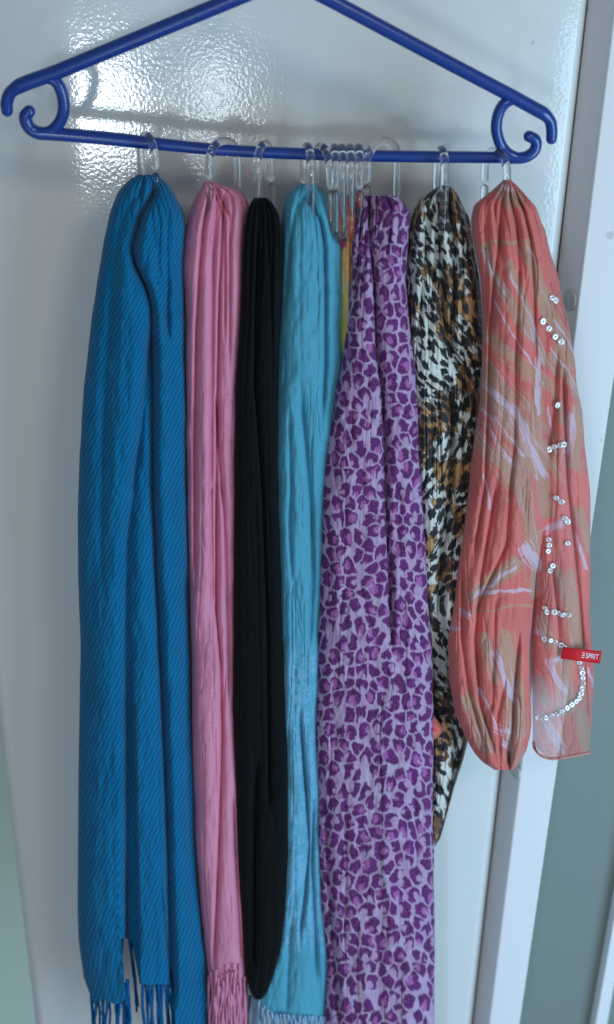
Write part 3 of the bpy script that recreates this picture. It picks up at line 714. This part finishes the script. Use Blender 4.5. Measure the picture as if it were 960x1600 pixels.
# --- brown and black animal print scarf
leo = root('scarf', 'brown, black and cream animal print scarf tapering to a point beside the coral scarf', 'scarf', tuple(at(697, 300, -0.055)), SC)
L = [(289, 692), (292, 684), (297, 674), (305, 661), (323, 649), (350, 641), (400, 630), (600, 640), (800, 650), (1000, 662), (1200, 664), (1300, 668), (1322, 676)]
R = [(289, 698), (293, 707), (307, 717), (340, 733), (367, 738), (433, 750), (467, 754), (517, 757), (600, 758), (700, 748), (800, 740), (900, 728), (960, 722), (1040, 718), (1100, 724), (1142, 731), (1160, 732), (1175, 728), (1200, 719), (1230, 709), (1271, 698), (1312, 687), (1322, 680)]
drape('cloth', leo, ga.m, L, R, 289, 1322, -0.054, 0.026, creases=[
    ([(300, 682), (340, 672), (400, 665), (500, 655)], 4, 0.006, 0.004),
    ([(300, 690), (360, 682), (430, 678), (500, 672)], 4, 0.006, 0.004),
    ([(300, 702), (380, 708), (460, 712), (520, 708)], 4, 0.007, -0.004),
    ([(480, 690), (540, 700), (580, 722), (640, 728)], 8, 0.009, 0.004),
    ([(590, 690), (640, 706), (760, 702), (860, 690), (960, 684)], 6, 0.011, 0.006),
    ([(960, 690), (1020, 702), (1100, 708), (1180, 712), (1230, 708)], 4, 0.006, -0.004)],
    ridges=((4, 0.007), (7, 0.002)), seed=71, lobes=lambda X, Y: 0.024 * sstep(930, 1070, Y), crinkle=0.0055, arc=0.35, fine=0.0006, nu=200, nv=800, puckers=0.001, paint=paint_animal)

# --- coral marbled scarf with sequins
cor = root('scarf', 'coral and taupe marbled voile scarf with silver sequins and a red tag', 'scarf', tuple(at(795, 290, -0.07)), SC)
L2 = [(330, 815), (400, 830), (500, 838), (600, 838), (900, 832), (1040, 832), (1100, 832), (1165, 832), (1190, 834)]
R2 = [(330, 838), (360, 852), (413, 866), (500, 887), (567, 898), (600, 901), (647, 910), (700, 914), (747, 920), (808, 923), (960, 923), (1046, 928), (1075, 929), (1120, 925), (1176, 923), (1190, 923)]
cend = drape('end_panel', cor, gc2.m, L2, R2, 330, lambda u: 1166 + 20 * sstep(0, 0.3, u) - 9 * sstep(0.5, 1, u), -0.058, 0.016, creases=[
    ([(560, 870), (640, 866), (700, 858)], 5, 0.006, 0.004),
    ([(590, 880), (700, 884), (760, 887), (850, 897), (930, 905), (1010, 911)], 2.5, 0.006, 0.005),
    ([(880, 862), (960, 872), (1010, 874)], 3, 0.005, 0.003),
    ([(1040, 914), (1100, 918), (1170, 921)], 2.5, 0.004, 0.0)],
    ridges=((4, 0.0025),), seed=83, arc=0.5, crinkle=0.0022, fine=0.0004, nu=170, nv=700, back=False, uref=0.4, paint=paint_coral)
L = [(281, 790), (284, 783), (292, 776), (307, 757), (320, 741), (343, 736), (373, 739), (433, 751), (500, 755), (597, 752), (627, 750), (700, 739), (787, 730), (895, 715), (950, 707), (1002, 700), (1063, 702), (1116, 712), (1157, 730), (1178, 742), (1192, 755), (1199, 766), (1203, 776)]
R = [(281, 797), (287, 806), (305, 822), (323, 838), (360, 850), (413, 862), (440, 862), (480, 856), (560, 854), (640, 855), (727, 856), (790, 856), (900, 838), (950, 834), (1000, 828), (1060, 829), (1133, 831), (1150, 828), (1172, 823), (1189, 814), (1198, 808), (1203, 800)]
cco = drape('cloth', cor, gc.m, L, R, 281, 1203, -0.070, 0.024, creases=[
    ([(290, 788), (330, 782), (380, 780), (440, 772), (520, 765), (640, 763), (760, 758), (860, 742)], 2.5, 0.005, 0.004),
    ([(290, 792), (350, 808), (420, 812), (560, 806), (700, 804), (760, 797), (850, 792), (950, 745)], 3, 0.005, 0.003),
    ([(300, 800), (330, 820), (380, 830), (440, 834), (560, 838)], 2.5, 0.005, 0.0035),
    ([(760, 775), (900, 752), (1000, 742), (1100, 750), (1180, 775)], 3, 0.006, 0.005),
    ([(900, 722), (1000, 722), (1080, 732), (1150, 752)], 3, 0.005, 0.004),
    ([(1000, 812), (1080, 806), (1140, 802), (1185, 797)], 3.5, 0.007, -0.005),
    ([(1060, 790), (1130, 776), (1180, 782)], 3, 0.004, 0.003),
    ([(1165, 796), (1185, 796), (1215, 796)], 5, 0.016, 0.0),
    ([(330, 758), (420, 760), (500, 761)], 3, 0.004, 0)],
    ridges=((5, 0.0035), (10, 0.0010)), seed=91, arc=0.5, crinkle=0.0026, pw=3.2, fine=0.0004, nu=230, nv=800, gather=50, wig=0.8, puckers=0.0008, paint=paint_coral)

# sequins
n = 14; V = []; Fc = []
for r, h in ((0.00035, 0.0), (0.0005, 0.0003), (0.0014, 0.00045), (0.00225, 0.0002), (0.0023, 0.0)):
    for k in range(n):
        t = 2 * math.pi * k / n; V.append((r * math.cos(t), -h, r * math.sin(t)))
for j in range(4):
    for k in range(n): Fc.append((j * n + k, j * n + (k + 1) % n, (j + 1) * n + (k + 1) % n, (j + 1) * n + k))
sq = bpy.data.meshes.new('sequin'); sq.from_pydata(V, [], Fc); sq.materials.append(M_sequin); sq.polygons.foreach_set('use_smooth', [True] * len(Fc))
SEQ = [(863, 465), (869, 469), (849, 502), (858, 513), (868, 526), (877, 534), (872, 633), (858, 702), (866, 698), (875, 696), (881, 694), (869, 778), (877, 784), (882, 810), (887, 815), (857, 843), (858, 852), (857, 861), (887, 849), (864, 884), (860, 891),
       (851, 950), (855, 956), (866, 956), (873, 958), (880, 961), (888, 960), (850, 998), (861, 1001), (867, 1003), (877, 1008), (882, 1011), (905, 1035), (908, 1043), (910, 1051), (911, 1059), (911, 1067), (910, 1075), (908, 1083), (906, 1090), (901, 1096), (894, 1101), (887, 1106), (878, 1112), (870, 1115), (862, 1118), (854, 1121), (847, 1123), (840, 1121)]
for i, (x, y) in enumerate(SEQ):
    c = cend if surf_y(cend, x, y) < surf_y(cco, x, y) or x > 856 or y > 1000 else cco
    Yq = min(surf_y(c, x, y), surf_y(c, x + 3, y), surf_y(c, x - 3, y)) - 0.0012
    o = bpy.data.objects.new('sequin', sq); COL.objects.link(o); o.parent = cor
    o.location = Vector(at(x, y, Yq)) - cor.location
    o.rotation_euler = (random.uniform(-0.6, 0.4), 0, random.uniform(-0.6, 0.6))
    f = random.uniform(0.92, 1.08); o.scale = (f, f, f)

# red tag with its printed word
ytag = surf_y(cend, 905, 1022) - 0.004
TC = [(880, 1011.5), (941, 1017.5), (937.5, 1037), (876, 1029)]
def tagp(a, b, lift=0.0):
    p = (1 - a) * (1 - b) * np.array(TC[0]) + a * (1 - b) * np.array(TC[1]) + a * b * np.array(TC[2]) + (1 - a) * b * np.array(TC[3])
    return at(p[0], p[1], ytag - lift - 0.0022 * math.sin(min(a, 0.75) / 0.75 * math.pi) + 0.0006 * a)
na, nb_ = 24, 6; V = []; Fc = []
for sd in (0, 1):
    for j in range(nb_ + 1):
        for i in range(na + 1): V.append(tagp(i / na, j / nb_, 0.0005 if sd == 0 else 0.0))
m = (na + 1) * (nb_ + 1)
for sd in (0, 1):
    for j in range(nb_):
        for i in range(na):
            q = [sd * m + j * (na + 1) + i, sd * m + j * (na + 1) + i + 1, sd * m + (j + 1) * (na + 1) + i + 1, sd * m + (j + 1) * (na + 1) + i]
            Fc.append(tuple(q if sd else q[::-1]))
rim = [i for i in range(na + 1)] + [j * (na + 1) + na for j in range(1, nb_ + 1)] + [nb_ * (na + 1) + i for i in range(na - 1, -1, -1)] + [j * (na + 1) for j in range(nb_ - 1, 0, -1)]
for k in range(len(rim)):
    a, b = rim[k], rim[(k + 1) % len(rim)]; Fc.append((a, b, b + m, a + m))
tag = from_lists('sewn_tag', V, Fc, M_red, cor)
tag['label'] = 'small red satin tag with white lettering'
cu = bpy.data.curves.new('lettering', 'FONT'); cu.body = 'SPRIT'; cu.size = 1.0; cu.space_character = 0.92
to = bpy.data.objects.new('lettering_source', cu); COL.objects.link(to)
bpy.context.view_layer.update()
tm = bpy.data.meshes.new_from_object(to.evaluated_get(bpy.context.evaluated_depsgraph_get()))
tv = np.array([v.co[:] for v in tm.vertices]); tf = [tuple(p.vertices) for p in tm.polygons]
bpy.data.objects.remove(to); bpy.data.curves.remove(cu)
x0, x1 = tv[:, 0].min(), tv[:, 0].max(); y0, y1 = tv[:, 1].min(), tv[:, 1].max()
V = [tagp(0.615 + 0.325 * (x - x0) / (x1 - x0), 0.70 - 0.42 * (y - y0) / (y1 - y0), 0.0009) for x, y, z in tv]
Fc = list(tf)
for b in (0.275, 0.455, 0.635):                       # the first letter: three bars
    k = len(V); V += [tagp(0.515, b, 0.0009), tagp(0.583, b, 0.0009), tagp(0.583, b + 0.065, 0.0009), tagp(0.515, b + 0.065, 0.0009)]; Fc.append((k, k + 3, k + 2, k + 1))
lo = from_lists('lettering', V, Fc, M_white_ink, None, smooth=False)
lo.parent = tag
# rolled hem along the lower edge and the outer side of the sheer end panel
hp = [(834, 1160), (836, 1170), (845, 1180), (858, 1185), (872, 1185), (896, 1181), (922, 1176)]
q = smooth_path([(x, y, 0) for x, y in hp], 8)
P = at(q[:, 0], q[:, 1], np.array([surf_y(cend, x, min(y, 1176)) for x, y in q[:, :2]]) - 0.0004)
V, Fc = tube(P, 0.0011, 8); from_lists('hem', V, Fc, gh.m, cor)
